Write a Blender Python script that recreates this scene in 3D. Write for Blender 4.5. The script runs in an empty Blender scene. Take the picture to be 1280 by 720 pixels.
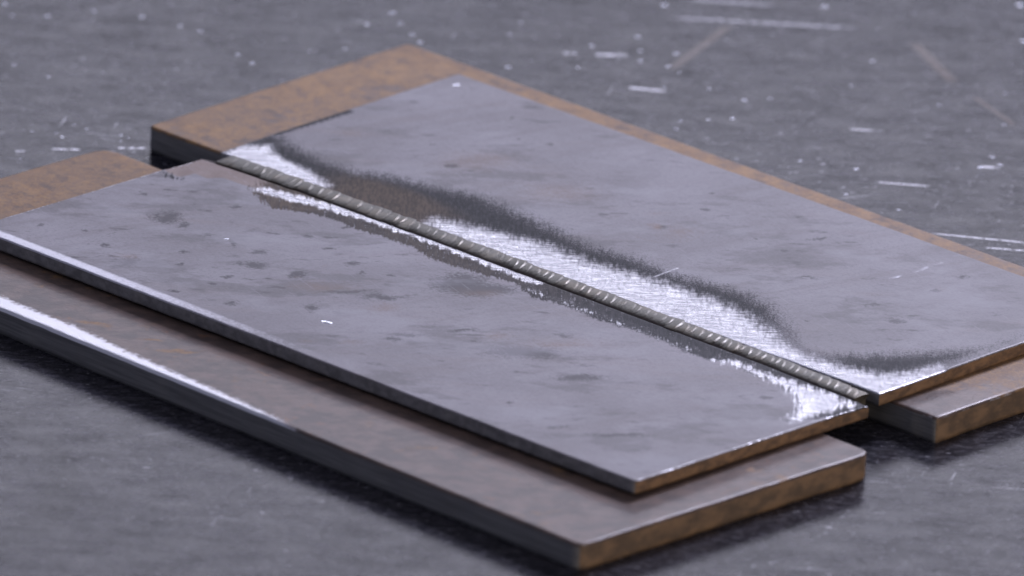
import bpy, math
import numpy as np
from mathutils import Matrix, Vector

# ---------------------------------------------------------------- camera, light, exposure
S = 0.0007                       # one drawing unit (about 0.7 mm) in metres
scene = bpy.context.scene
col = scene.collection

cam_d = bpy.data.cameras.new('camera')
cam = bpy.data.objects.new('camera', cam_d)
col.objects.link(cam)
CAM = Vector((4290.193, -4516.016, 2304.125)) * S
ROT = Matrix(((0.7241, -0.2739, 0.6329), (0.6881, 0.2245, -0.6901), (0.0469, 0.9352, 0.3510)))
cam.matrix_world = Matrix.Translation(CAM) @ ROT.to_4x4()
cam_d.sensor_width = 36.0
cam_d.lens = 36.0 * 23423.0 / 1280.0
cam_d.clip_start = 0.05
cam_d.clip_end = 60.0
FWD = -(ROT @ Vector((0, 0, 1)))
cam_d.dof.use_dof = True
cam_d.dof.focus_distance = (Vector((175, 0, 14)) * S - CAM).dot(FWD)
cam_d.dof.aperture_fstop = 17.0
scene.camera = cam

world = bpy.data.worlds.new('World')
scene.world = world
world.use_nodes = True
bg = world.node_tree.nodes['Background']
bg.inputs['Color'].default_value = (0.70, 0.72, 1.0, 1)
bg.inputs['Strength'].default_value = 0.25

def area(name, pos, target, sx, sy, power, color):
    d = bpy.data.lights.new(name, 'AREA')
    d.shape = 'RECTANGLE'
    d.size, d.size_y = sx, sy
    d.energy = power
    d.color = color
    o = bpy.data.objects.new(name, d)
    col.objects.link(o)
    o.location = pos
    v = Vector(target) - Vector(pos)
    o.rotation_euler = v.to_track_quat('-Z', 'Y').to_euler()
    return o

CENTRE = Vector((150, 0, 10)) * S
# long workshop tube fixture behind the plates, low enough to mirror in bare steel
area('back_lamp', CENTRE + Vector((-0.633, 0.690, 0.36)) * 2.0, CENTRE, 0.75, 0.26, 2.45, (0.85, 0.84, 1.0))
# broad overhead lamp
area('overhead_lamp', CENTRE + Vector((-0.36, 1.24, 1.00)), CENTRE, 0.42, 0.30, 27.0, (0.80, 0.785, 1.0))

# dim warm fill added out of view on the right, to brighten the cut ends
area('warm_side_fill', CENTRE + Vector((1.5, -0.1, 0.35)), CENTRE, 0.5, 0.5, 5.0, (1.0, 0.80, 0.58))

scene.view_settings.view_transform = 'Standard'
scene.view_settings.look = 'None'
scene.view_settings.exposure = 0.0
scene.view_settings.gamma = 1.0
scene.view_settings.use_curve_mapping = False
scene.render.engine = 'CYCLES'
scene.cycles.use_denoising = True
scene.render.filter_size = 1.3

# ---------------------------------------------------------------- measured marks, in each plate's own drawing units
A_outer = [[-2.308,32.746],[13.984,26.639],[29.441,23.446],[44.63,25.054],[57.727,31.773],[74.14,34.892],[89.775,40.887],[111.057,38.613],[130.239,36.456],[148.429,33.226],[169.118,35.512],[189.347,34.882],[204.508,38.121],[219.62,40.117],[233.533,35.884],[250.328,25.47],[265.402,13.192],[276.266,16.414],[290.101,36.301],[298.128,48.153],[306.552,61.675],[308.648,84.586]]
A_b1 = [[1.226,-1.197],[1.002,2.338],[-0.392,10.832],[6.604,19.143],[13.547,13.435],[22.85,11.828],[32.686,10.879],[48.255,5.448],[52.177,-3.688]]
A_b2 = [[98.051,0.827],[95.853,9.399],[106.095,12.833],[118.878,15.568],[138.008,19.662],[161.941,18.425],[181.476,21.91],[202.551,23.616],[225.666,22.965],[245.047,18.039],[261.099,10.52],[271.358,9.437],[285.861,9.803],[296.325,12.594],[302.906,15.582],[307.557,27.005],[308.47,36.421],[313.887,34.456],[318.059,-5.667],[310.858,-14.133],[211.825,-11.494]]
A_edge = [[0.54,28.478],[1.277,65.174]]
B_outer = [[-1.964,-18.838],[6.116,-23.049],[9.986,-22.159],[10.354,-14.046],[16.473,-14.248],[19.329,-9.488],[30.23,-8.951],[34.297,-9.087],[50.85,-16.846],[65.05,-9.671],[72.904,-7.687],[85.371,-8.895],[99.583,-6.684],[110.879,-6.732],[122.908,-9.604],[131.428,-9.222],[140.103,-7.393],[149.491,-5.927],[157.784,-4.537],[171.152,-10.569],[178.326,-8.029],[189.444,-6.852],[200.371,-8.339],[215.012,-6.51],[232.106,-6.545],[244.355,-7.521],[254.098,-7.857],[258.707,-4.7],[270.361,-6.32],[282.523,-6.08],[294.276,-9.903],[301.433,-14.437],[308.001,-24.425],[311.26,-31.211]]
B_band = [[36.458,-6.453],[56.085,-1.595],[65.979,0.318],[80.793,3.182],[101.816,3.57],[125.308,3.307],[140.19,2.672],[151.23,2.396],[160.806,1.612]]
B_band2 = [[164.823,-5.895],[203.225,-6.104],[241.341,-6.31]]
B_b2 = [[253.568,-7.286],[258.009,-1.91],[271.088,-1.817],[288.366,-0.217],[301.734,1.516],[313.113,-0.321],[313.389,-27.45],[311.26,-31.211],[302.298,-15.785],[289.374,-7.421],[278.649,-5.946],[263.125,-5.406]]
B_st = [[35.572,-53.141,0.116,0.113,0.138,-0.113],[44.217,-53.952,0.255,0.249,0.194,-0.159],[58.17,-95.763,0.17,0.168,0.14,-0.115],[43.309,-91.404,0.319,0.314,0.325,-0.267],[25.604,-85.402,0.508,0.502,0.485,-0.398],[13.697,-94.87,0.507,0.503,0.323,-0.266],[12.33,-43.492,0.362,0.355,0.48,-0.394],[64.709,-74.119,0.284,0.278,0.39,-0.321],[56.697,-55.096,0.256,0.249,0.277,-0.228],[67.85,-55.309,0.427,0.415,0.195,-0.16],[70.909,-85.253,0.32,0.313,0.326,-0.268],[79.674,-53.428,0.171,0.166,0.244,-0.2],[89.477,-63.934,0.151,0.147,0.196,-0.161],[92.756,-89.686,0.286,0.279,0.393,-0.324],[91.172,-80.48,0.286,0.278,0.327,-0.269],[42.558,-25.68,0.182,0.177,0.321,-0.263],[81.115,-29.151,0.257,0.248,0.485,-0.399],[89.378,-106.121,0.286,0.28,0.329,-0.271],[109.665,-97.494,0.215,0.209,0.33,-0.272],[109.964,-35.306,0.172,0.165,0.279,-0.23],[117.275,-40.096,0.369,0.354,0.245,-0.201],[146.368,-20.878,0.076,0.073,0.089,-0.074],[155.197,-20.055,0.1,0.095,0.109,-0.09],[127.414,-57.486,0.076,0.073,0.328,-0.27],[130.695,-78.12,0.199,0.192,0.165,-0.136],[170.631,-72.5,0.119,0.114,0.332,-0.274],[170.668,-78.541,0.218,0.208,0.332,-0.274],[189.652,-57.975,0.375,0.355,0.398,-0.329],[207.615,-53.224,0.063,0.059,0.143,-0.118],[235.793,-56.584,0.088,0.083,0.201,-0.166],[178.746,-54.13,0.119,0.113,0.331,-0.273],[203.644,-30.058,0.188,0.177,0.248,-0.205],[237.874,-91.249,0.442,0.418,0.506,-0.419],[265.224,-97.488,0.121,0.114,0.34,-0.281],[283.273,-86.362,0.067,0.062,0.34,-0.282],[139.255,-51.745,0.093,0.089,0.246,-0.203],[105.379,-59.508,0.198,0.192,0.163,-0.135],[158.768,-15.72,0.093,0.088,0.164,-0.135],[68.968,-35.144,0.256,0.248,0.484,-0.398],[92.639,-31.416,0.286,0.275,0.486,-0.4],[125.366,-35.231,0.323,0.31,0.49,-0.403],[84.068,-66.776,0.321,0.312,0.489,-0.402],[81.204,-11.449,0.257,0.247,0.483,-0.397]]
B_rust = [[103.937,-46.362,0.322,0.311,0.391,-0.322],[107.032,-61.218,0.287,0.277,0.245,-0.202],[156.287,-21.203,0.065,0.062,0.14,-0.116],[146.34,-59.141,0.087,0.083,0.141,-0.116],[154.233,-103.313,0.13,0.126,0.249,-0.206],[164.507,-92.082,0.104,0.1,0.249,-0.206],[190.15,-48.848,0.087,0.083,0.124,-0.103],[54.649,-92.578,0.102,0.1,0.163,-0.134],[118.439,-62.209,0.052,0.05,0.123,-0.101],[209.717,-37.318,0.044,0.041,0.125,-0.103]]
A_st = [[153.132,62.318,0.239,0.217,0.273,-0.23],[63.373,52.348,0.287,0.266,0.376,-0.317],[42.671,104.144,0.515,0.474,0.464,-0.39],[60.621,90.956,0.516,0.475,0.466,-0.393],[43.847,63.387,0.515,0.478,0.467,-0.393],[197.925,97.976,0.221,0.197,0.319,-0.269],[196.999,78.34,0.241,0.216,0.383,-0.324],[183.609,79.797,0.529,0.475,0.638,-0.538],[260.161,91.645,0.244,0.215,0.323,-0.273],[250.445,32.847,0.67,0.599,0.488,-0.414],[72.117,95.7,0.518,0.475,0.467,-0.393],[111.832,73.312,0.435,0.397,0.472,-0.398],[152.361,87.546,0.329,0.297,0.475,-0.401],[253.955,62.411,0.223,0.198,0.324,-0.275],[255.578,107.015,0.268,0.236,0.482,-0.408],[269.911,57.012,0.149,0.132,0.325,-0.276],[220.847,65.98,0.19,0.17,0.483,-0.409],[142.193,103.033,0.375,0.338,0.472,-0.399],[178.768,108.847,0.33,0.295,0.633,-0.535]]
A_rust = [[84.711,100.487,0.324,0.296,0.468,-0.394],[162.06,64.203,0.088,0.079,0.068,-0.058],[107.228,61.58,0.043,0.04,0.068,-0.057],[66.661,63.839,0.043,0.04,0.067,-0.057],[258.925,92.625,0.168,0.148,0.161,-0.137],[17.503,49.914,0.073,0.069,0.133,-0.112],[142.972,72.681,0.087,0.079,0.238,-0.201]]
T_scr = [[-18.504,206.188,2.76,1.709,0.735],[-7.728,216.774,6.551,2.557,0.824],[4.103,285.412,36.542,3.023,0.713],[25.232,199.875,8.016,2.097,0.624],[-72.562,-22.056,2.005,1.435,0.887],[-63.698,-7.934,5.705,1.649,0.815],[-49.618,11.29,5.597,1.643,0.887],[151.196,199.149,10.75,1.235,0.656],[206.216,179.916,18.606,1.21,0.6],[220.034,179.018,8.807,1.214,0.655],[-18.374,292.434,16.157,2.6,0.675],[159.6,236.678,3.593,2.071,0.656],[105.01,230.498,6.484,1.256,0.694]]
T_brown = [[7.108,247.99,29.723,1.51,1.919],[72.596,302.384,23.733,1.73,-0.488],[121.282,281.544,17.676,0.984,-0.351]]
spatA = [[7.532,115.19],[240.725,87.018],[241.952,97.044],[241.369,106.176],[241.645,112.651],[99.875,128.675],[269.144,4.438]]
spatB = [[143.879,-85.403],[63.786,-52.739],[242.346,-43.836]]
TAscr = [[185.109,24.979],[185.221,37.356]]
spatT = [[-166.682,86.231,6],[-159.63,103.069,5],[-144.345,112.438,6],[-120.081,118.024,5],[-94.138,110.997,5],[-84.308,108.383,5],[-22.534,177.762,6],[-46.295,203.604,4],[-32.415,270.997,7],[-14.92,238.233,6],[6.272,236.036,6],[-4.389,228.284,5],[3.213,220.181,5],[55.562,219.252,6],[60.304,227.734,4],[65.993,201.666,5],[6.008,315.699,7],[56.852,286.241,5],[133.059,273.5,4],[152.792,245.264,5],[160.216,241.336,5],[157.311,233.871,5],[168.149,178.699,4],[-89.542,186.854,6],[-79.934,181.065,5],[-68.836,175.812,5],[-61.063,171.907,6],[13.756,223.781,5],[77.677,345.618,8],[50.575,373.455,8],[111.653,188.296,4],[130.07,197.878,5],[55.783,185.172,4],[60.588,177.924,4],[-137.713,39.951,4],[-120.916,40.661,4],[-84.442,-4.087,3],[-73.852,12.836,3],[-79.685,12.216,3],[-61.373,17.706,4],[-57.992,17.943,3],[-57.478,13.358,3],[-77.828,1.422,3],[81.932,61.69,1]]
B_line = [[39.3,-108.8],[37.5,-96],[34.5,-84],[36.1,-67.7]]
RING = (90.1, -316.7, 106.8)

# ---------------------------------------------------------------- numeric helpers
def hash2(ix, iy, seed):
    h = (ix.astype(np.int64) * 374761393 + iy.astype(np.int64) * 668265263 + seed * 1442695041) & 0xFFFFFFFF
    h = ((h ^ (h >> 13)) * 1274126177) & 0xFFFFFFFF
    return ((h ^ (h >> 16)) & 0xFFFF) / 65535.0

def vnoise(x, y, scale, seed=0, octaves=1):
    x = np.asarray(x, float) / scale; y = np.asarray(y, float) / scale
    tot = 0; amp = 1.0; norm = 0
    for o in range(octaves):
        ix = np.floor(x); iy = np.floor(y)
        fx = x - ix; fy = y - iy
        fx = fx * fx * (3 - 2 * fx); fy = fy * fy * (3 - 2 * fy)
        a = hash2(ix, iy, seed + o); b = hash2(ix + 1, iy, seed + o)
        c = hash2(ix, iy + 1, seed + o); d = hash2(ix + 1, iy + 1, seed + o)
        tot = tot + amp * ((a * (1 - fx) + b * fx) * (1 - fy) + (c * (1 - fx) + d * fx) * fy)
        norm += amp; amp *= 0.5; x = x * 2.03; y = y * 2.03
    return tot / norm

def sstep(a, b, x):
    t = np.clip((x - a) / (b - a), 0, 1)
    return t * t * (3 - 2 * t)

def seg_dist(x, y, pts, closed):
    d = np.full(x.shape, 1e9)
    n = len(pts)
    for i in range(n if closed else n - 1):
        ax, ay = pts[i]; bx, by = pts[(i + 1) % n]
        ex, ey = bx - ax, by - ay
        t = np.clip(((x - ax) * ex + (y - ay) * ey) / (ex * ex + ey * ey + 1e-9), 0, 1)
        d = np.minimum(d, np.hypot(x - ax - t * ex, y - ay - t * ey))
    return d

def inside(x, y, pts):
    r = np.zeros(x.shape, bool)
    n = len(pts)
    for i in range(n):
        ax, ay = pts[i]; bx, by = pts[(i + 1) % n]
        if ay == by: continue
        c = (ay > y) != (by > y)
        r ^= c & (x < (bx - ax) * (y - ay) / (by - ay) + ax)
    return r

def sdist(x, y, pts):
    d = seg_dist(x, y, pts, True)
    return np.where(inside(x, y, pts), d, -d)

def blobs(x, y, lst, seed, grow=1.2):
    m = np.zeros(x.shape)
    wx = (vnoise(x, y, 7, seed, 3) - .5) * 6; wy = (vnoise(x, y, 7, seed + 9, 3) - .5) * 6
    for i, (cx, cy, a, b, c, d) in enumerate(lst):
        u = (a * (x + wx - cx) + b * (y + wy - cy)) / grow; v = (c * (x + wx - cx) + d * (y + wy - cy)) / grow
        area_ = 1.0 / abs(a * d - b * c)
        top = np.interp(area_, [5, 40, 150], [.86, .98, 1.12])
        m = np.maximum(m, top - 0.5 * np.sqrt(u * u + v * v))
    return np.clip(m, 0, 1)          # 0.5 on the outline

def make_mesh(name, V, quads, ngons, attrs, mat, smooth=True):
    me = bpy.data.meshes.new(name)
    V = np.asarray(V, np.float32) * S
    nl = quads.size + sum(len(g) for g in ngons)
    me.vertices.add(len(V)); me.vertices.foreach_set('co', V.ravel())
    me.loops.add(nl)
    loops = np.concatenate([quads.ravel()] + [np.asarray(g) for g in ngons]).astype(np.int32)
    me.loops.foreach_set('vertex_index', loops)
    tot = np.array([4] * len(quads) + [len(g) for g in ngons], np.int32)
    st = np.concatenate([[0], np.cumsum(tot)[:-1]]).astype(np.int32)
    me.polygons.add(len(tot))
    me.polygons.foreach_set('loop_start', st)
    me.polygons.foreach_set('loop_total', tot)
    me.polygons.foreach_set('use_smooth', np.array([smooth] * len(quads) + [False] * len(ngons)))
    me.update(calc_edges=True)
    me.validate()
    for k, a in attrs.items():
        at = me.attributes.new(k, 'FLOAT', 'POINT')
        at.data.foreach_set('value', np.asarray(a, np.float32))
    me.materials.append(mat)
    return me

def link(name, me, parent=None, loc=None, rz=0.0, **props):
    o = bpy.data.objects.new(name, me)
    col.objects.link(o)
    if parent is not None: o.parent = parent
    if loc is not None: o.location = Vector(loc) * S
    o.rotation_euler = (0, 0, rz)
    for k, v in props.items(): o[k] = v
    return o

def axis(a, b, step, bev):
    n = max(2, int(round((b - a - 2 * bev) / step)))
    e = np.array([0, .12, .3, .6]) * bev
    return np.concatenate([a + e, np.linspace(a + bev, b - bev, n + 1), b - e[::-1]])

def slab(name, x0, x1, y0, y1, T, step, bev, mat, corner=(0, 0, 0, 0), hf=None, af=None, wob=0.15, seed=1, bow=None):
    """flat steel plate from z 0 to T: a dense top that carries dents, dishes and masks,
    rough-cut sides, a bottom. corner = rounding at (x0y0, x1y0, x0y1, x1y1)."""
    xs = axis(x0, x1, step, bev); ys = axis(y0, y1, step, bev)
    X, Y = np.meshgrid(xs, ys, indexing='ij')
    e = np.minimum(np.minimum(X - x0, x1 - X), np.minimum(Y - y0, y1 - Y))
    q = np.clip(bev - e, 0, bev)
    drop = bev - np.sqrt(np.maximum(bev * bev - q * q, 0))
    for k, r in enumerate(corner):
        if r <= 0: continue
        sx = -1 if k % 2 == 0 else 1; sy = -1 if k < 2 else 1
        cx = (x0 + r) if sx < 0 else (x1 - r); cy = (y0 + r) if sy < 0 else (y1 - r)
        a = (X - cx) * sx / r; b = (Y - cy) * sy / r
        m = (a > 0) & (b > 0)
        X = np.where(m, cx + sx * r * a * np.sqrt(np.maximum(1 - b * b / 2, 0)), X)
        Y = np.where(m, cy + sy * r * b * np.sqrt(np.maximum(1 - a * a / 2, 0)), Y)
    # edges are not ruler straight
    w = np.exp(-e / 2.0) * wob * 1.8
    X = X + (vnoise(X, Y, 6, seed, 3) - .5) * 2 * w; Y = Y + (vnoise(X, Y, 6, seed + 5, 3) - .5) * 2 * w
    if bow is not None: Y = Y + bow(X) * sstep(y1 - 14, y1, Y)
    Z = T - drop
    if hf is not None: Z = Z + hf(X, Y)
    nx, ny = X.shape
    I = np.arange(nx * ny).reshape(nx, ny)
    quads = np.stack([I[:-1, :-1], I[1:, :-1], I[1:, 1:], I[:-1, 1:]], -1).reshape(-1, 4)
    V = np.stack([X, Y, Z], -1).reshape(-1, 3)
    A = {'side': np.zeros(nx * ny)}
    if af is not None:
        A.update({k: v.ravel() for k, v in af(X, Y, e).items()})
    per = np.concatenate([I[:, 0], I[-1, 1:], I[-2::-1, -1], I[0, -2:0:-1]])
    P = V[per]
    n = len(per)
    end = (per // ny == 0) | (per // ny == nx - 1)
    kind = np.where(end, 2.0, 1.0)
    cen = np.array([(x0 + x1) / 2, (y0 + y1) / 2])
    nd = np.zeros((n, 2))
    nd[:, 0] = np.where(per // ny == 0, -1, np.where(per // ny == nx - 1, 1, 0))
    nd[:, 1] = np.where(per % ny == 0, -1, np.where(per % ny == ny - 1, 1, 0))
    rings = []
    L = 7
    for j in range(L):
        t = j / (L - 1)
        R = P.copy()
        R[:, 2] = P[:, 2] * (1 - t)
        run = P[:, 0] + P[:, 1]
        am = 0.0 if j == 0 else 0.22
        d = (vnoise(run, np.full(n, R[:, 2].mean()), 9, seed + 31, 3) - .5) * am + (vnoise(run, R[:, 2], 1.3, seed + 77, 2) - .5) * am * .5
        if j == L - 1: d = d - 0.25
        R[:, :2] += nd * d[:, None]
        rings.append(R)
    base = len(V)
    V = np.concatenate([V] + rings)
    q2 = []
    for j in range(L - 1):
        a = base + j * n + np.arange(n); b = base + (j + 1) * n + np.arange(n)
        q2.append(np.stack([a, b, np.roll(b, -1), np.roll(a, -1)], -1))
    # ring runs +x first along y0, so this winding faces outwards
    quads = np.concatenate([quads] + q2)
    bottom = (base + (L - 1) * n + np.arange(n))[::-1]
    for k in A:
        A[k] = np.concatenate([A[k], np.tile(kind, L) if k == 'side' else np.zeros(n * L)])
    return make_mesh(name, V, quads, [bottom], A, mat)

# ---------------------------------------------------------------- material helpers
class NT:
    def __init__(self, name):
        self.m = bpy.data.materials.new(name); self.m.use_nodes = True
        self.t = self.m.node_tree; self.t.nodes.clear()
        self.out = self.t.nodes.new('ShaderNodeOutputMaterial')
        self.b = self.t.nodes.new('ShaderNodeBsdfPrincipled')
        self.t.links.new(self.b.outputs[0], self.out.inputs[0])
        tc = self.t.nodes.new('ShaderNodeTexCoord')
        v = self.t.nodes.new('ShaderNodeVectorMath'); v.operation = 'SCALE'
        v.inputs['Scale'].default_value = 1.0 / S
        self.t.links.new(tc.outputs['Object'], v.inputs[0])
        self.co = v.outputs[0]          # object position in drawing units
    def set(self, sock, v):
        if isinstance(v, bpy.types.NodeSocket): self.t.links.new(v, sock)
        else: sock.default_value = v
    def attr(self, name):
        n = self.t.nodes.new('ShaderNodeAttribute'); n.attribute_name = name
        return n.outputs['Fac']
    def math(self, op, a, b=0.0, c=0.0, clamp=False):
        n = self.t.nodes.new('ShaderNodeMath'); n.operation = op; n.use_clamp = clamp
        for s, v in zip(n.inputs, (a, b, c)): self.set(s, v)
        return n.outputs[0]
    def ramp(self, v, lo, hi, a=0.0, b=1.0, smooth=True):
        n = self.t.nodes.new('ShaderNodeMapRange'); n.interpolation_type = 'SMOOTHSTEP' if smooth else 'LINEAR'
        for s, x in zip(n.inputs[:5], (v, lo, hi, a, b)): self.set(s, x)
        return n.outputs[0]
    def mix(self, f, a, b):
        n = self.t.nodes.new('ShaderNodeMix'); n.data_type = 'RGBA'
        self.set(n.inputs[0], f)
        for s, v in ((n.inputs[6], a), (n.inputs[7], b)):
            self.set(s, v if isinstance(v, bpy.types.NodeSocket) else (*v, 1.0))
        return n.outputs[2]
    def fmix(self, f, a, b):
        n = self.t.nodes.new('ShaderNodeMix'); n.data_type = 'FLOAT'
        self.set(n.inputs[0], f); self.set(n.inputs[2], a); self.set(n.inputs[3], b)
        return n.outputs[0]
    def rot(self, ang, scale=(1, 1, 1), loc=(0, 0, 0)):
        """position turned so that its x runs along the angle, then scaled"""
        n = self.t.nodes.new('ShaderNodeVectorRotate'); n.rotation_type = 'Z_AXIS'
        self.set(n.inputs['Vector'], self.co); n.inputs['Angle'].default_value = -ang
        m = self.t.nodes.new('ShaderNodeVectorMath'); m.operation = 'MULTIPLY_ADD'
        self.t.links.new(n.outputs[0], m.inputs[0]); m.inputs[1].default_value = scale; m.inputs[2].default_value = loc
        return m.outputs[0]
    def noise(self, scale, detail=3.0, rough=.55, vec=None, dist=0.0):
        n = self.t.nodes.new('ShaderNodeTexNoise')
        self.set(n.inputs['Vector'], self.co if vec is None else vec)
        n.inputs['Scale'].default_value = scale; n.inputs['Detail'].default_value = detail
        n.inputs['Roughness'].default_value = rough; n.inputs['Distortion'].default_value = dist
        return n.outputs[0]
    def bump(self, h, strength, dist, normal=None):
        n = self.t.nodes.new('ShaderNodeBump')
        self.set(n.inputs['Strength'], strength); n.inputs['Distance'].default_value = dist * S
        self.set(n.inputs['Height'], h)
        if normal is not None: self.set(n.inputs['Normal'], normal)
        return n.outputs[0]
    def done(self, color, rough, metal, normal=None, spec=0.5, ior=None):
        self.set(self.b.inputs['Base Color'], color if isinstance(color, bpy.types.NodeSocket) else (*color, 1))
        self.set(self.b.inputs['Roughness'], rough); self.set(self.b.inputs['Metallic'], metal)
        self.set(self.b.inputs['Specular IOR Level'], spec)
        if ior: self.b.inputs['IOR'].default_value = ior
        if normal is not None: self.set(self.b.inputs['Normal'], normal)
        return self.m

ALONG = math.radians(132.5)          # direction the grinder swept, across the weld
ACROSS = math.radians(42.5)

def steel_skin(n, bare, fringe, brown, stain, rust, base, seed):
    """mill scale over steel: masks for bare ground metal, half-ground dark scale, brown tint, stains, rust"""
    big = n.noise(.02, 4, .6, n.rot(0, (1, 1, 1), (seed, seed, 0)))
    streak = n.noise(.12, 4, .6, n.rot(math.radians(75), (.14, 1, 1), (seed * 2, 3, 0)))
    streak2 = n.noise(.10, 3, .6, n.rot(math.radians(40), (.2, 1, 1), (seed * 3, 3, 0)))
    fine = n.noise(.9, 4, .65)
    grit = n.noise(1.9, 2, .6)
    c = n.mix(n.ramp(big, .35, .65), base[0], base[1])
    c = n.mix(n.ramp(streak, .45, .75, 0, .55), c, base[2])
    c = n.mix(n.ramp(streak2, .5, .8, 0, .4), c, base[3])
    c = n.mix(n.ramp(grit, .52, .8, 0, .45), c, (.06, .058, .063))
    c = n.mix(n.ramp(fine, .5, .75, 0, .4), c, base[2])
    sm = n.ramp(n.math('ADD', stain, n.math('MULTIPLY', n.math('SUBTRACT', fine, .5), .9)), .40, .80)
    # small scattered flecks where scale has flaked
    fl = n.noise(.16, 5, .62, n.rot(ACROSS, (.55, 1.25, 1), (seed, 9, 0)))
    fleck = n.math('MULTIPLY', n.ramp(fl, .585, .70), n.ramp(n.noise(.03, 2, .5, n.rot(0, (1, 1, 1), (3, seed, 1))), .4, .6, .15, .8))
    sm = n.math('MAXIMUM', sm, fleck)
    c = n.mix(n.math('MULTIPLY', sm, .9), c, (.043, .041, .044))
    patch = n.ramp(n.noise(.045, 5, .62, n.rot(ACROSS, (.55, 1.1, 1), (seed * 5, 4, 0))), .52, .62)
    c = n.mix(n.math('MULTIPLY', patch, .55), c, (.085, .080, .084))
    lt = n.ramp(n.noise(.035, 5, .62, n.rot(ACROSS, (.6, 1.1, 1), (seed * 2, 14, 0))), .52, .66)
    c = n.mix(n.math('MULTIPLY', lt, .45), c, (.31, .305, .335))
    rm = n.ramp(n.math('ADD', rust, n.math('MULTIPLY', n.math('SUBTRACT', fine, .5), .5)), .35, .95, 0, .7)
    c = n.mix(rm, c, (.20, .125, .085))
    drag = n.noise(1.0, 3, .6, n.rot(ALONG + .5, (.05, 1.2, 1), (seed, 1, 0)))
    c = n.mix(n.ramp(drag, .6, .74, 0, .35), c, (.34, .33, .36))
    drag2 = n.noise(1.0, 3, .6, n.rot(math.radians(20), (.04, 1.0, 1), (seed, 6, 0)))
    c = n.mix(n.ramp(drag2, .6, .74, 0, .30), c, (.10, .095, .10))
    return c, sm, rm, fine, grit

# ---------------------------------------------------------------- materials
def plate_material(name, seed, rag, lift=1.0):
    n = NT(name)
    bare, fringe, brown, stain, rust, dark, side = [n.attr(k) for k in ('bare', 'fringe', 'brown', 'stain', 'rust', 'dark', 'side')]
    base = ((.25, .24, .262), (.185, .175, .19), (.15, .135, .14), (.20, .165, .158))
    base = tuple(tuple(v * lift for v in q) for q in base)
    c, sm, rm, fine, grit = steel_skin(n, bare, fringe, brown, stain, rust, base, seed)
    rough = n.fmix(sm, n.ramp(fine, .3, .7, .40, .52), .55)
    # grinding strokes: long fine lines, in two crossing directions
    s1 = n.noise(1.0, 3, .6, n.rot(ALONG, (.26 if rag < 1.2 else .12, 1.1, 1)))
    s2 = n.noise(1.0, 3, .6, n.rot(ACROSS, (.16, 2.2, 1)))
    s3 = n.noise(1.0, 2, .6, n.rot(ALONG, (.10, .5, 1), (7, 7, 0)))
    ragn = n.math('ADD', n.math('MULTIPLY', n.math('SUBTRACT', s1, .5), rag), n.math('MULTIPLY', n.math('SUBTRACT', s2, .5), .9))
    ragn = n.math('ADD', ragn, n.math('MULTIPLY', n.math('SUBTRACT', s3, .5), rag * .8))
    f = n.math('MULTIPLY', n.ramp(n.math('ADD', fringe, n.math('ADD', n.math('MULTIPLY', ragn, rag * (.45 if rag < 1.2 else .75)), n.math('MULTIPLY', n.math('SUBTRACT', grit, .5), 1.0))), .34, .80), n.ramp(fringe, .03, .3))
    b = n.math('MULTIPLY', n.ramp(n.math('ADD', bare, n.math('MULTIPLY', ragn, .55 if rag < 1.2 else .85)), .16 if rag < 1.2 else .28, .92 if rag < 1.2 else .72), n.ramp(bare, .04, .3))
    fc = n.mix(n.ramp(s1, .4, .7), (.012, .013, .016), (.040, .041, .046))
    fc = n.mix(n.ramp(brown, .1, .8), fc, n.mix(n.ramp(s1, .35, .65), (.045, .034, .025), (.100, .074, .052)))
    c = n.mix(f, c, fc)
    rough = n.fmix(f, rough, .52)
    metal = n.fmix(f, 0.0, .12)
    c = n.mix(b, c, n.mix(n.math('MULTIPLY', n.math('MULTIPLY', n.ramp(s2, .36, .6), n.ramp(s1, .3, .55, .35, 1.0)), n.ramp(bare, .55, 1.0, 1.0, .65)), (.30, .30, .33), (.80, .80, .83)))
    rough = n.fmix(b, rough, .27)
    metal = n.fmix(b, metal, 1.0)
    wn = n.ramp(n.math('ADD', n.attr('worn'), n.math('MULTIPLY', n.math('SUBTRACT', fine, .5), .7)), .30, .80)
    c = n.mix(wn, c, (.55, .55, .60)); rough = n.fmix(wn, rough, .36); metal = n.fmix(wn, metal, .85)
    groove_shade = n.ramp(n.math('ADD', dark, n.math('MULTIPLY', n.math('SUBTRACT', fine, .5), .5)), .4, .6)
    c = n.mix(groove_shade, c, (.022, .014, .013)); metal = n.fmix(groove_shade, metal, 0.0); rough = n.fmix(groove_shade, rough, .7)  # shade of the undercut groove painted into the plate colour
    # sheared sides: dark steel along the length, rust brown on the ends
    saw = n.noise(.28, 6, .66, n.rot(0, (1, .6, 1.2)))
    cl = n.mix(n.ramp(saw, .35, .65), (.16, .16, .165), (.26, .26, .262))
    ce = n.mix(n.ramp(saw, .35, .65), (.15, .10, .068), (.32, .20, .115))
    s_any = n.ramp(side, .4, .6, smooth=False); s_end = n.ramp(side, 1.4, 1.6, smooth=False)
    cs = n.mix(s_end, cl, ce)
    c = n.mix(s_any, c, cs)
    rough = n.fmix(s_any, rough, .6); metal = n.fmix(s_any, metal, 0.0)
    spec = n.fmix(f, .5, .14)
    h = n.math('ADD', n.math('MULTIPLY', s1, .6), n.math('MULTIPLY', s2, .6))
    bm = n.bump(h, n.fmix(n.math('MAXIMUM', b, n.math('MULTIPLY', f, .8)), .03, .42), .25)
    bm = n.bump(fine, n.fmix(b, .22, .05), .12, bm)
    return n.done(c, rough, metal, bm, spec)

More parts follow.
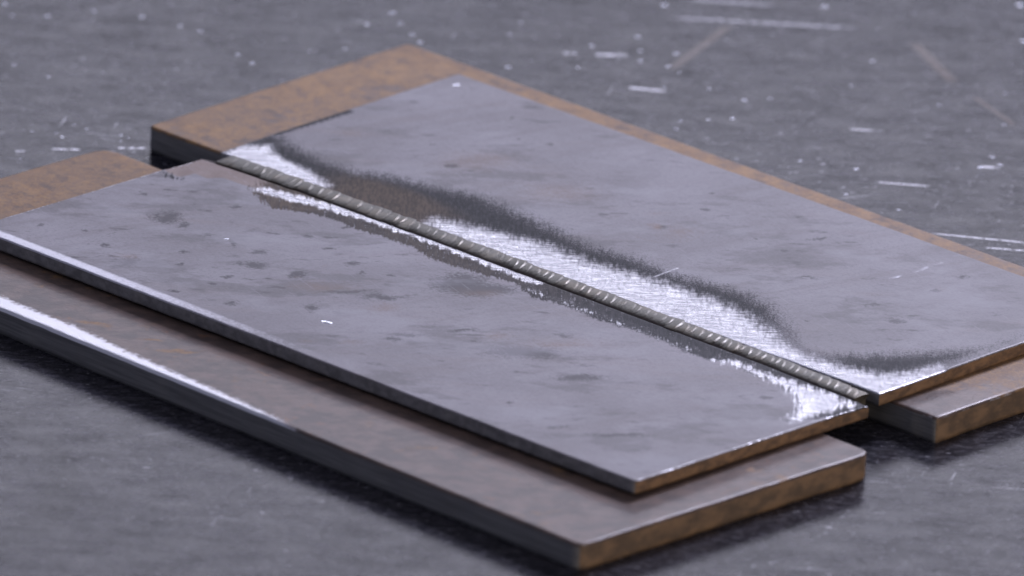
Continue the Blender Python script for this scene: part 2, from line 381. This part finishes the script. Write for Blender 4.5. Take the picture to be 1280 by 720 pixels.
def base_material(name, seed):
    n = NT(name)
    bare, side, rust, grey = [n.attr(k) for k in ('bare', 'side', 'rust', 'grey')]
    big = n.noise(.03, 4, .6, n.rot(0, (1, 1, 1), (seed, 0, 0)))
    med = n.noise(.16, 5, .65, n.rot(0, (1, 1, 1), (seed, 5, 0)))
    fine = n.noise(1.0, 5, .7)
    streak = n.noise(.14, 6, .68, n.rot(ACROSS, (.7, 1, 1)))
    r = n.mix(n.ramp(med, .35, .65), (.215, .118, .050), (.36, .21, .085))
    r = n.mix(n.ramp(big, .4, .7, 0, .7), r, (.22, .145, .090))
    r = n.mix(n.ramp(n.noise(.45, 5, .7, n.rot(.9, (1, 1, 1), (seed, 3, 9))), .42, .62, 0, .55), r, (.17, .115, .085))
    r = n.mix(n.ramp(fine, .46, .70, 0, .8), r, (.40, .235, .085))
    r = n.mix(n.ramp(n.noise(.09, 5, .7, n.rot(.4, (1, 1, 1), (seed, 7, 3))), .52, .66, 0, .75), r, (.105, .075, .062))
    g = n.mix(n.ramp(streak, .35, .65), (.085, .064, .057), (.165, .118, .098))
    g = n.mix(n.ramp(med, .6, .72, 0, .5), g, (.24, .115, .055))
    rm = n.ramp(n.math('ADD', rust, n.math('MULTIPLY', n.math('SUBTRACT', med, .5), .9)), .3, .7)
    c = n.mix(rm, g, r)
    pit = n.ramp(n.noise(.5, 4, .6), .64, .72, 0, .65)
    c = n.mix(pit, c, (.06, .045, .04))
    rough = n.fmix(rm, .34, .58)
    sl = n.noise(1.0, 3, .6, n.rot(0, (.05, .5, 1.6)))
    rag = n.math('ADD', n.math('MULTIPLY', n.math('SUBTRACT', n.noise(.45, 4, .6), .5), .9), n.math('MULTIPLY', n.math('SUBTRACT', fine, .5), .5))
    b = n.ramp(n.math('ADD', bare, rag), .28, .76)
    c = n.mix(b, c, (.74, .74, .78)); rough = n.fmix(b, rough, .30); metal = n.fmix(b, 0.0, 1.0)
    saw = n.noise(.16, 6, .66, n.rot(0, (1, .6, 1.2)))
    cl = n.mix(n.ramp(sl, .3, .7), (.16, .16, .162), (.26, .26, .258))
    ce = n.mix(n.ramp(saw, .35, .65), (.15, .110, .080), (.30, .20, .125))
    s_any = n.ramp(side, .4, .6, smooth=False); s_end = n.ramp(side, 1.4, 1.6, smooth=False)
    c = n.mix(s_any, c, n.mix(s_end, cl, ce))
    rough = n.fmix(s_any, rough, .55); metal = n.fmix(s_any, metal, 0.0)
    bm = n.bump(fine, .35, .25)
    bm = n.bump(med, .25, .5, bm)
    return n.done(c, rough, metal, bm)

def bead_material():
    n = NT('weld metal')
    f = n.noise(1.2, 4, .65); g = n.noise(.12, 3, .6)
    c = n.mix(n.ramp(f, .35, .65), (.095, .092, .075), (.18, .176, .148))
    c = n.mix(n.ramp(g, .45, .65, 0, .5), c, (.22, .19, .14))
    toe_shade = n.attr('toe_shade')
    c = n.mix(toe_shade, c, (.035, .022, .020))  # shade along the bead's feet painted into its colour
    crev_shade = n.attr('crevice_shade')
    c = n.mix(crev_shade, c, (.05, .045, .036))  # shade between the ripples painted into the colour
    return n.done(c, n.fmix(toe_shade, n.ramp(f, .3, .7, .34, .50), .7), n.fmix(toe_shade, .6, .1), n.bump(f, .3, .2))

def spatter_material():
    n = NT('bright spatter')
    f = n.noise(1.5, 3, .6)
    return n.done(n.mix(f, (.62, .64, .72), (.85, .86, .92)), .22, 1.0)

def table_material():
    n = NT('dark steel bench')
    co = n.co
    big = n.noise(.012, 5, .62)
    med = n.noise(.05, 5, .65)
    fine = n.noise(.55, 5, .7)
    c = n.mix(n.ramp(big, .35, .65), (.011, .011, .016), (.017, .017, .024))
    c = n.mix(n.ramp(med, .5, .72, 0, .4), c, (.032, .031, .036))
    c = n.mix(n.ramp(fine, .58, .75, 0, .6), c, (.12, .118, .13))
    st1 = n.noise(.34, 6, .70, n.rot(ACROSS, (.50, 1, 1)))
    st2 = n.noise(.11, 4, .6, n.rot(ACROSS, (.4, 1, 1), (9, 2, 0)))
    c = n.mix(n.ramp(st1, .45, .72, 0, .8), c, (.072, .070, .090))
    st3 = n.noise(.9, 5, .68, n.rot(ACROSS + .3, (.40, 1, 1), (4, 4, 0)))
    c = n.mix(n.ramp(st3, .5, .72, 0, .75), c, (.10, .098, .108))
    c = n.mix(n.ramp(st2, .45, .7, 0, .55), c, (.038, .037, .042))
    c = n.mix(n.ramp(st2, .48, .30, 0, .6), c, (.016, .016, .019))
    rough = n.ramp(n.math('ADD', n.math('MULTIPLY', med, .3), n.math('MULTIPLY', st1, .7)), .3, .7, .19, .31)
    metal = 0.0
    # brown rubbed streaks
    def seg(cx, cy, hl, hw, ang, soft):
        sub = n.t.nodes.new('ShaderNodeVectorMath'); sub.operation = 'SUBTRACT'
        n.t.links.new(co, sub.inputs[0]); sub.inputs[1].default_value = (cx, cy, 0)
        r = n.t.nodes.new('ShaderNodeVectorRotate'); r.rotation_type = 'Z_AXIS'
        n.t.links.new(sub.outputs[0], r.inputs[0]); r.inputs['Angle'].default_value = -ang
        x = n.t.nodes.new('ShaderNodeSeparateXYZ'); n.t.links.new(r.outputs[0], x.inputs[0])
        mx = n.ramp(n.math('ABSOLUTE', x.outputs[0]), hl, hl * .7)
        my = n.ramp(n.math('ABSOLUTE', x.outputs[1]), hw * (1 + soft), hw * (1 - soft))
        return n.math('MULTIPLY', mx, my)
    br = 0.0
    for s in T_brown:
        br = n.math('MAXIMUM', br, seg(s[0], s[1], s[2], s[3] * 1.2, s[4], .6))
    c = n.mix(n.math('MULTIPLY', br, n.ramp(fine, .3, .6, .25, .75)), c, (.17, .14, .12))
    # dark rings left by a round thing
    sub = n.t.nodes.new('ShaderNodeVectorMath'); sub.operation = 'DISTANCE'
    n.t.links.new(co, sub.inputs[0]); sub.inputs[1].default_value = (RING[0], RING[1], 0)
    d = sub.outputs['Value']
    ring = n.math('MULTIPLY', n.ramp(n.math('ABSOLUTE', n.math('SUBTRACT', d, RING[2])), 9.0, 3.0), n.ramp(med, .35, .6, .3, .8))
    c = n.mix(ring, c, (.014, .014, .017))
    spk = n.math('MULTIPLY', n.ramp(n.noise(.38, 3, .6, n.rot(ACROSS, (.7, 1, 1), (2, 8, 0))), .63, .70), n.ramp(n.noise(.025, 3, .6), .40, .62, .15, 1.0))
    # scratches down to bright metal: listed deep ones and fields of hairlines
    sc = 0.0
    for s in T_scr:
        m = seg(s[0], s[1], s[2], s[3] * .45, s[4], .6)
        if s[2] > 15 and s[3] > 2: m = n.math('MULTIPLY', m, .5)      # the two long worn ones are shallow
        sc = n.math('MAXIMUM', sc, m)
    brk = n.ramp(n.noise(.35, 3, .6), .34, .52)
    sc = n.math('MULTIPLY', sc, n.math('MULTIPLY', brk, .75))
    for ang, sd in ((.72, 1), (.55, 12), (2.1, 5), (1.2, 8)):
        ln = n.noise(1.0, 2, .5, n.rot(ang, (.03, .9, 1), (sd, sd, 0)))
        gate = n.ramp(n.noise(.03, 2, .5, n.rot(0, (1, 1, 1), (sd * 3, 0, 0))), .5, .62)
        sc = n.math('MAXIMUM', sc, n.math('MULTIPLY', n.math('MULTIPLY', n.ramp(ln, .70, .76), gate), .55))
    sc = n.math('MAXIMUM', sc, n.math('MULTIPLY', spk, .42))
    c = n.mix(sc, c, (.70, .70, .76)); rough = n.fmix(sc, rough, .28); metal = n.fmix(sc, 0.0, 1.0)
    bm = n.bump(fine, .10, .25)
    bm = n.bump(st1, .05, .5, bm)
    gl = n.math('ADD', n.math('MULTIPLY', st1, .4), n.math('ADD', n.math('MULTIPLY', st3, .35), n.math('MULTIPLY', st2, .25)))
    gl = n.ramp(gl, .38, .64, .05, .25)
    return n.done(c, rough, metal, bm, n.fmix(sc, gl, .5), 1.5)

M_plate = plate_material('mill scale far plate', 3.0, 1.0)
M_plate2 = plate_material('mill scale near plate', 11.0, 1.5, 1.12)
M_base = base_material('rusty plate back', 1.0)
M_base2 = base_material('rusty plate front', 8.0)
M_bead = bead_material()
M_spat = spatter_material()
M_table = table_material()

# ---------------------------------------------------------------- bench top
TB = 9.5; TT = 4.95; H = TB + TT
def bench():
    V = []; x0, x1, y0, y1 = -1100, 1250, -1250, 1100
    V = np.array([[x0, y0, 0], [x1, y0, 0], [x1, y1, 0], [x0, y1, 0], [x0, y0, -18], [x1, y0, -18], [x1, y1, -18], [x0, y1, -18]], float)
    q = np.array([[0, 1, 2, 3], [7, 6, 5, 4], [0, 4, 5, 1], [1, 5, 6, 2], [2, 6, 7, 3], [3, 7, 4, 0]])
    return make_mesh('bench_top', V, q, [], {}, M_table, False)
link('bench_top', bench(), kind='structure', label='dark scratched steel bench top under the plates')

# ---------------------------------------------------------------- the two thick plates
def warp(amp, sc, seed):
    return lambda x, y: (vnoise(x, y, sc, seed, 3) - .5) * amp

def back_attrs(x, y, e):
    rust = .75 + (vnoise(x, y, 30, 4, 2) - .5) * .5
    rust -= .9 * sstep(340, 372, x) * sstep(60, 0, y)          # greyer on the near right end
    edge = np.clip(.62 - e / 1.2, 0, 1) * (vnoise(x, y, 5, 14, 2) > .5) * ((x > 370) | (y > 130)) * .9
    return {'rust': rust, 'bare': edge * .8, 'grey': x * 0}
link('thick_plate', slab('thick_plate', 0, 377.2, 0, 135, TB, 1.3, .9, M_base, (2.5, 1.5, 3, 3), warp(.12, 7, 3), back_attrs, seed=4),
     loc=(-44.34, 13.77, 0), rz=.00902,
     label='thick rusty plate under the far thin plate, orange rim showing behind it',
     category='steel plate', group='thick plates under the welded pair')

def front_attrs(x, y, e):
    rust = np.where(x < 40, .85, .22) + (vnoise(x, y, 22, 24, 2) - .5) * .5
    rust = rust - .45 * sstep(12, 0, x) * sstep(-60, -100, y)
    rust = np.where((y < -105) & (x > 60), .15 + (vnoise(x, y, 14, 25, 3) - .5) * .7, rust)
    rust = np.maximum(rust, .95 * blobs(x, y, [[126, -125.5, .12, .12, .4, -.4], [149, -121, .12, .12, .5, -.5], [163, -121, .1, .1, .5, -.5]], 27))
    # rubbed bright strip along the near edge, tapering out
    lim = np.interp(x, [40, 70, 95, 125, 150, 185, 215, 236, 246], [10, 8.5, 8, 8.2, 6, 4.6, 3.2, 1.5, -2])
    near = (y + 141.2)
    bare = .5 + (lim - near) / 7.0
    bare = np.where(x > 250, 0, bare)
    return {'rust': rust, 'bare': np.clip(bare, 0, 1), 'grey': x * 0}
link('thick_plate', slab('thick_plate', 0, 379.5, -141.2, 0, TB, 1.3, 1.0, M_base2, (4, 4, 9, 5), warp(.14, 8, 9), front_attrs, seed=12),
     loc=(-38.48, -13.70, 0), rz=-.02767,
     label='thick plate under the near thin plate, bright rubbed strip along its front edge',
     category='steel plate', group='thick plates under the welded pair')

# ---------------------------------------------------------------- the welded pair of thin plates
root = bpy.data.objects.new('welded_plates', None)
col.objects.link(root)
root.location = Vector((155, 0, TB)) * S
root.empty_display_size = .02
root['label'] = 'two thin grey plates butt welded by a rippled bead, lying on thicker plates'
root['category'] = 'welded plates'
def local(x, y, z): return (x - 155, y, z - TB)

def bead_c(x):
    return np.interp(x, [0, 6, 47, 93, 146, 194, 268, 300, 314], [.6, .9, 3.1, 4.3, 4.6, 4.5, 4.6, 3.5, 2.8])
BEAD_W = 4.1
def A_masks(x, y):
    out = sdist(x, y, A_outer + [[320, -40], [-20, -40]])
    sb = np.maximum(sdist(x, y, A_b1), sdist(x, y, A_b2))
    return out, sb
def A_h(x, y):
    o, sb = A_masks(x, y)
    di = np.minimum(np.maximum(-sb, 0), np.maximum(y - 1.5, 0))
    do = np.maximum(o, 0)
    t = do / (do + di + 1e-6)
    h = -.42 * sstep(0, 1, t) + (vnoise(x, y, 16, 41, 2) - .5) * .05 * sstep(0, 6, o)
    return h + (vnoise(x, y, 40, 42, 2) - .5) * .18 + (vnoise(x, y, 3, 43, 2) - .5) * .012
def A_attrs(x, y, e):
    o, sb = A_masks(x, y)
    edge_dark = np.clip(1 - seg_dist(x, y, A_edge, False) / 5, 0, 1)
    fr = np.clip(.5 + (o - 2) / 22, 0, 1)
    fr = np.maximum(fr, edge_dark * .9)
    worn = (.62 - e / .9) * (x > 305)
    bare = np.clip(np.maximum(.5 + sb / np.interp(x, [40, 110], [8, 17]), worn * .9), 0, 1)
    brown = np.exp(-((x - 72) / 30) ** 2) * sstep(30, 14, y)
    scratch = np.clip(1 - seg_dist(x, y, TAscr, False) / 1.0, 0, 1)
    rub = np.clip(1 - seg_dist(x, y, spatA[1:5], False) / 2.6, 0, 1) * (.25 + .75 * vnoise(x, y, 3, 55, 2)) * .8
    st = blobs(x, y, A_st, 51)
    return {'bare': np.maximum(bare, scratch * .7), 'fringe': fr, 'brown': brown, 'stain': st, 'rust': np.maximum(blobs(x, y, A_rust, 52) * .62, np.maximum(np.clip(1 - np.abs(np.hypot(x - 156, (y - 63) * 1.0) - 13.5) / 3, 0, 1) * .55 * (x > 154), blobs(x, y, [[153, 62.5, .22, .2, .25, -.21]], 58) * 1.1)), 'dark': x * 0, 'worn': rub}
link('thin_plate', slab('thin_plate', 0, 312.9, 0, 124.7, TT, .8, .5, M_plate, (0, 0, 2, 2), A_h, A_attrs, .12, 21),
     parent=root, loc=local(-.28, 5, TB), rz=.01593,
     label='far thin plate with a wide ground bright band beside the bead')

def B_masks(x, y):
    o = sdist(x, y, B_outer + [[330, 20], [-20, 20]])
    wid = np.interp(x, [28, 45, 160, 175], [2.2, 3.0, 2.4, .5])
    band = wid - seg_dist(x, y, B_band, False)
    b2 = sdist(x, y, B_b2)
    return o, band, b2
def B_h(x, y):
    o, band, b2 = B_masks(x, y)
    h = -.40 * sstep(0, 7, o) + (vnoise(x, y, 9, 61, 2) - .5) * .10 * sstep(0, 3, o)
    h = h - .5 * np.exp(-((y - (bead_c(x) - BEAD_W + 4.5)) / .7) ** 2)
    return h + (vnoise(x, y, 40, 62, 2) - .5) * .2 + (vnoise(x, y, 3, 63, 2) - .5) * .012
def B_attrs(x, y, e):
    o, band, b2 = B_masks(x, y)
    fr = np.clip(.55 + (o + 1.0) / 4.0, 0, 1) * (1 - .85 * sstep(40, 26, x) * sstep(-24, -17, y))
    sparse = np.clip(.36 - seg_dist(x, y, B_band2, False) / 14, 0, 1)
    edge = 5.6 - (y + 114.5)
    edge_on = np.interp(x, [-5, 60, 100, 150, 230], [.78, .74, .60, .42, .0])
    worn = np.clip(.5 + edge / 2.6, 0, 1) * edge_on
    bare = np.maximum(np.maximum(np.clip(.5 + band / 6, 0, 1), np.clip(.5 + b2 / 10, 0, 1)), sparse)
    bare = np.where((x < .9) & (y > -100), np.maximum(bare, .45), bare)
    bare = np.where(x > 316.9, np.maximum(bare, .12 + .34 * vnoise(x, y, 9, 75, 3)), bare)
    brown = sstep(70, 40, x) * sstep(-22, -12, y) + .5 * np.exp(-((x - 110) / 90) ** 2)
    st = blobs(x, y, B_st, 71)
    # a scribed line across the left end
    st = np.maximum(st, np.clip(.85 - seg_dist(x, y, B_line, False) / 1.0, 0, 1) * .8)
    dark = np.clip(1.1 - np.abs(y - (bead_c(x) - BEAD_W + 4.5)) / 1.2, 0, 1)  # painted shade line along the near foot of the bead
    return {'bare': bare, 'fringe': fr, 'brown': np.clip(brown, 0, 1), 'stain': st, 'rust': np.maximum(blobs(x, y, B_rust, 72) * .7, 1.25 * sstep(46, 26, x) * sstep(-24, -17, y) * sstep(0, 3, o + 1)), 'dark': dark, 'worn': worn}
near_plate = link('thin_plate', slab('thin_plate', 0, 317.6, -114.5, 3.0, TT, .8, .5, M_plate2, (2, 2, 0, 0), B_h, B_attrs, .12, 27,
          lambda x: np.interp(x, [0, 12, 47, 93, 268, 305, 317], [-1.3, .4, 3.0, 4.2, 4.3, 2, 0])),
     parent=root, loc=local(.28, -5, TB), rz=.0023,
     label='near thin plate with dark blotches on its scale and a worn bright long edge')
# the weld has pulled the free edge of the near plate up a little
near_plate.rotation_euler.x = -.009

def weld_bead():
    rng = np.random.default_rng(5)
    pos = [6.0]
    while pos[-1] < 312:
        p = np.interp(pos[-1], [0, 120, 220, 310], [4.5, 3.9, 3.4, 3.0])
        pos.append(pos[-1] + p * rng.uniform(.62, 1.38))
    pos = np.array(pos); nr = len(pos)
    amp = rng.uniform(.35, 1.35, nr); wj = rng.normal(0, .28, nr); tilt = rng.uniform(1.3, 2.9, nr)
    xs = np.arange(6.0, 311.0, .3)
    vs = np.linspace(-1, 1, 25)
    Xg, Vg = np.meshgrid(xs, vs, indexing='ij')
    k0 = np.clip(np.searchsorted(pos, Xg + 1.1 * Vg ** 2 + 2.1 * Vg) - 1, 0, nr - 2)
    xp = Xg + 1.1 * Vg ** 2 + tilt[k0] * Vg
    k = np.clip(np.searchsorted(pos, xp) - 1, 0, nr - 2)
    u = np.clip((xp - pos[k]) / (pos[k + 1] - pos[k]), 0, 1)
    saw = np.where(u < .8, (u / .8) ** 1.2, 1 - ((u - .8) / .2)) * amp[k]
    drift = (vnoise(xs, xs * 0, 28, 81, 2) - .5) * .8
    w = BEAD_W + np.interp(Xg, [6, 60, 120, 300], [1.1, .6, .25, 0]) + wj[k] + .2 * saw
    taper = sstep(0, 3.5, Xg - 5.5) * (1 - .75 * sstep(303, 311, Xg))
    prof = 1 - np.abs(Vg) ** 2.0
    Zc = H + (.58 * prof + .26 * (saw - .45) * np.sqrt(np.clip(prof, 0, 1))) * (.35 + .65 * taper) - .25 * (1 - prof) ** 4
    Yc = bead_c(xs)[:, None] + drift[:, None] * .5 + Vg * w
    nx, nv = Xg.shape
    top = np.stack([Xg, Yc, Zc], -1)
    lo = np.zeros((nx, 4, 3)); lo[:, :, 0] = xs[:, None]
    lo[:, 0] = np.stack([xs, np.full(nx, 4.9), np.full(nx, H - 1.4)], -1)
    lo[:, 1] = np.stack([xs, np.full(nx, 4.9), np.full(nx, TB + .7)], -1)
    lo[:, 2] = np.stack([xs, np.full(nx, -1.5), np.full(nx, TB + .7)], -1)
    lo[:, 3] = np.stack([xs, np.full(nx, -1.5), np.full(nx, H - 1.4)], -1)
    P = np.concatenate([top, lo], 1)
    m = P.shape[1]
    I = np.arange(nx * m).reshape(nx, m)
    J = np.roll(I, -1, 1)
    quads = np.stack([I[:-1], I[1:], J[1:], J[:-1]], -1).reshape(-1, 4)
    V = P.reshape(-1, 3) - np.array([155, 0, TB])
    toe_shade = np.zeros((nx, m)); toe_shade[:, 0] = 1; toe_shade[:, 1] = .35; toe_shade[:, nv - 1] = .5
    crev_shade = np.zeros((nx, m)); crev_shade[:, :nv] = np.clip(1 - np.minimum(u, 1 - u) / .16, 0, 1) * .8  # mask for the painted shade where ripples meet
    return make_mesh('weld_bead', V, quads, [I[0], I[-1][::-1]], {'toe_shade': toe_shade.ravel(), 'crevice_shade': crev_shade.ravel()}, M_bead)
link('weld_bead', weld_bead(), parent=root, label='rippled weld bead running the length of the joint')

# ---------------------------------------------------------------- spatter
def lens_verts(cx, cy, cz, r, h, rng, seg=10):
    """a splash of metal frozen flat on the surface"""
    V = [[cx, cy, cz + h]]; ph = rng.uniform(0, 6.28); el = rng.uniform(.75, 1.3)
    for f, z in ((.5, .78), (1.0, -.05)):
        for i in range(seg):
            a = ph + i * 2 * math.pi / seg
            rr = r * f * rng.uniform(.88, 1.12)
            V.append([cx + rr * el * math.cos(a), cy + rr / el * math.sin(a), cz + h * z])
    q = [[1 + i, 1 + (i + 1) % seg, 0] for i in range(seg)]
    q4 = [[1 + seg + i, 1 + seg + (i + 1) % seg, 1 + (i + 1) % seg, 1 + i] for i in range(seg)]
    return V, q, q4

def splash_mesh(name, items, rng):
    V = []; F = []
    for it in items:
        v, t, q = lens_verts(*it, rng)
        o = len(V); V += v
        F += [[a + o for a in f] for f in t] + [[a + o for a in f] for f in q]
    me = bpy.data.meshes.new(name)
    me.from_pydata([tuple(np.array(p) * S) for p in V], [], F)
    for p in me.polygons: p.use_smooth = True
    me.materials.append(M_spat)
    return me

rng = np.random.default_rng(3)
items = []
for x, y, r in spatT:
    items.append((x, y, 0, r * .17, r * .020, rng))
for i in range(80):
    a, b = rng.uniform(-260, 260), rng.uniform(-190, 420)
    # spread along the view of the bench, sparser in front
    x = 120 + a * .72 - b * .66; y = a * .69 + b * .72
    if -60 < x < 345 and -172 < y < 160: continue
    if b < 0 and rng.random() < .75: continue
    r = rng.uniform(.3, .8)
    items.append((x, y, 0, r, r * rng.uniform(.06, .12), rng))
link('weld_spatter', splash_mesh('weld_spatter', [i[:5] for i in items], rng), kind='stuff',
     label='bright flecks of weld spatter stuck to the dark bench', category='weld spatter')

# the few big flecks on the welded pair: parts of it
def fleck(x, y, off, rz, r, lift=0.0):
    c, s_ = math.cos(rz), math.sin(rz)
    wx, wy = off[0] + c * x - s_ * y, off[1] + s_ * x + c * y
    me = splash_mesh('spatter_fleck', [(0, 0, -.06, r, r * .11)], rng)
    link('spatter_fleck', me, parent=root, loc=local(wx, wy, H + lift))
for (x, y), r in zip(spatA[:1], (1.8,)): fleck(x, y, (-.28, 5), .01593, r)
for (x, y), r in zip(spatB, (2.0, 1.1, .7)): fleck(x, y, (.28, -5), .0023, r, -.009 * y)
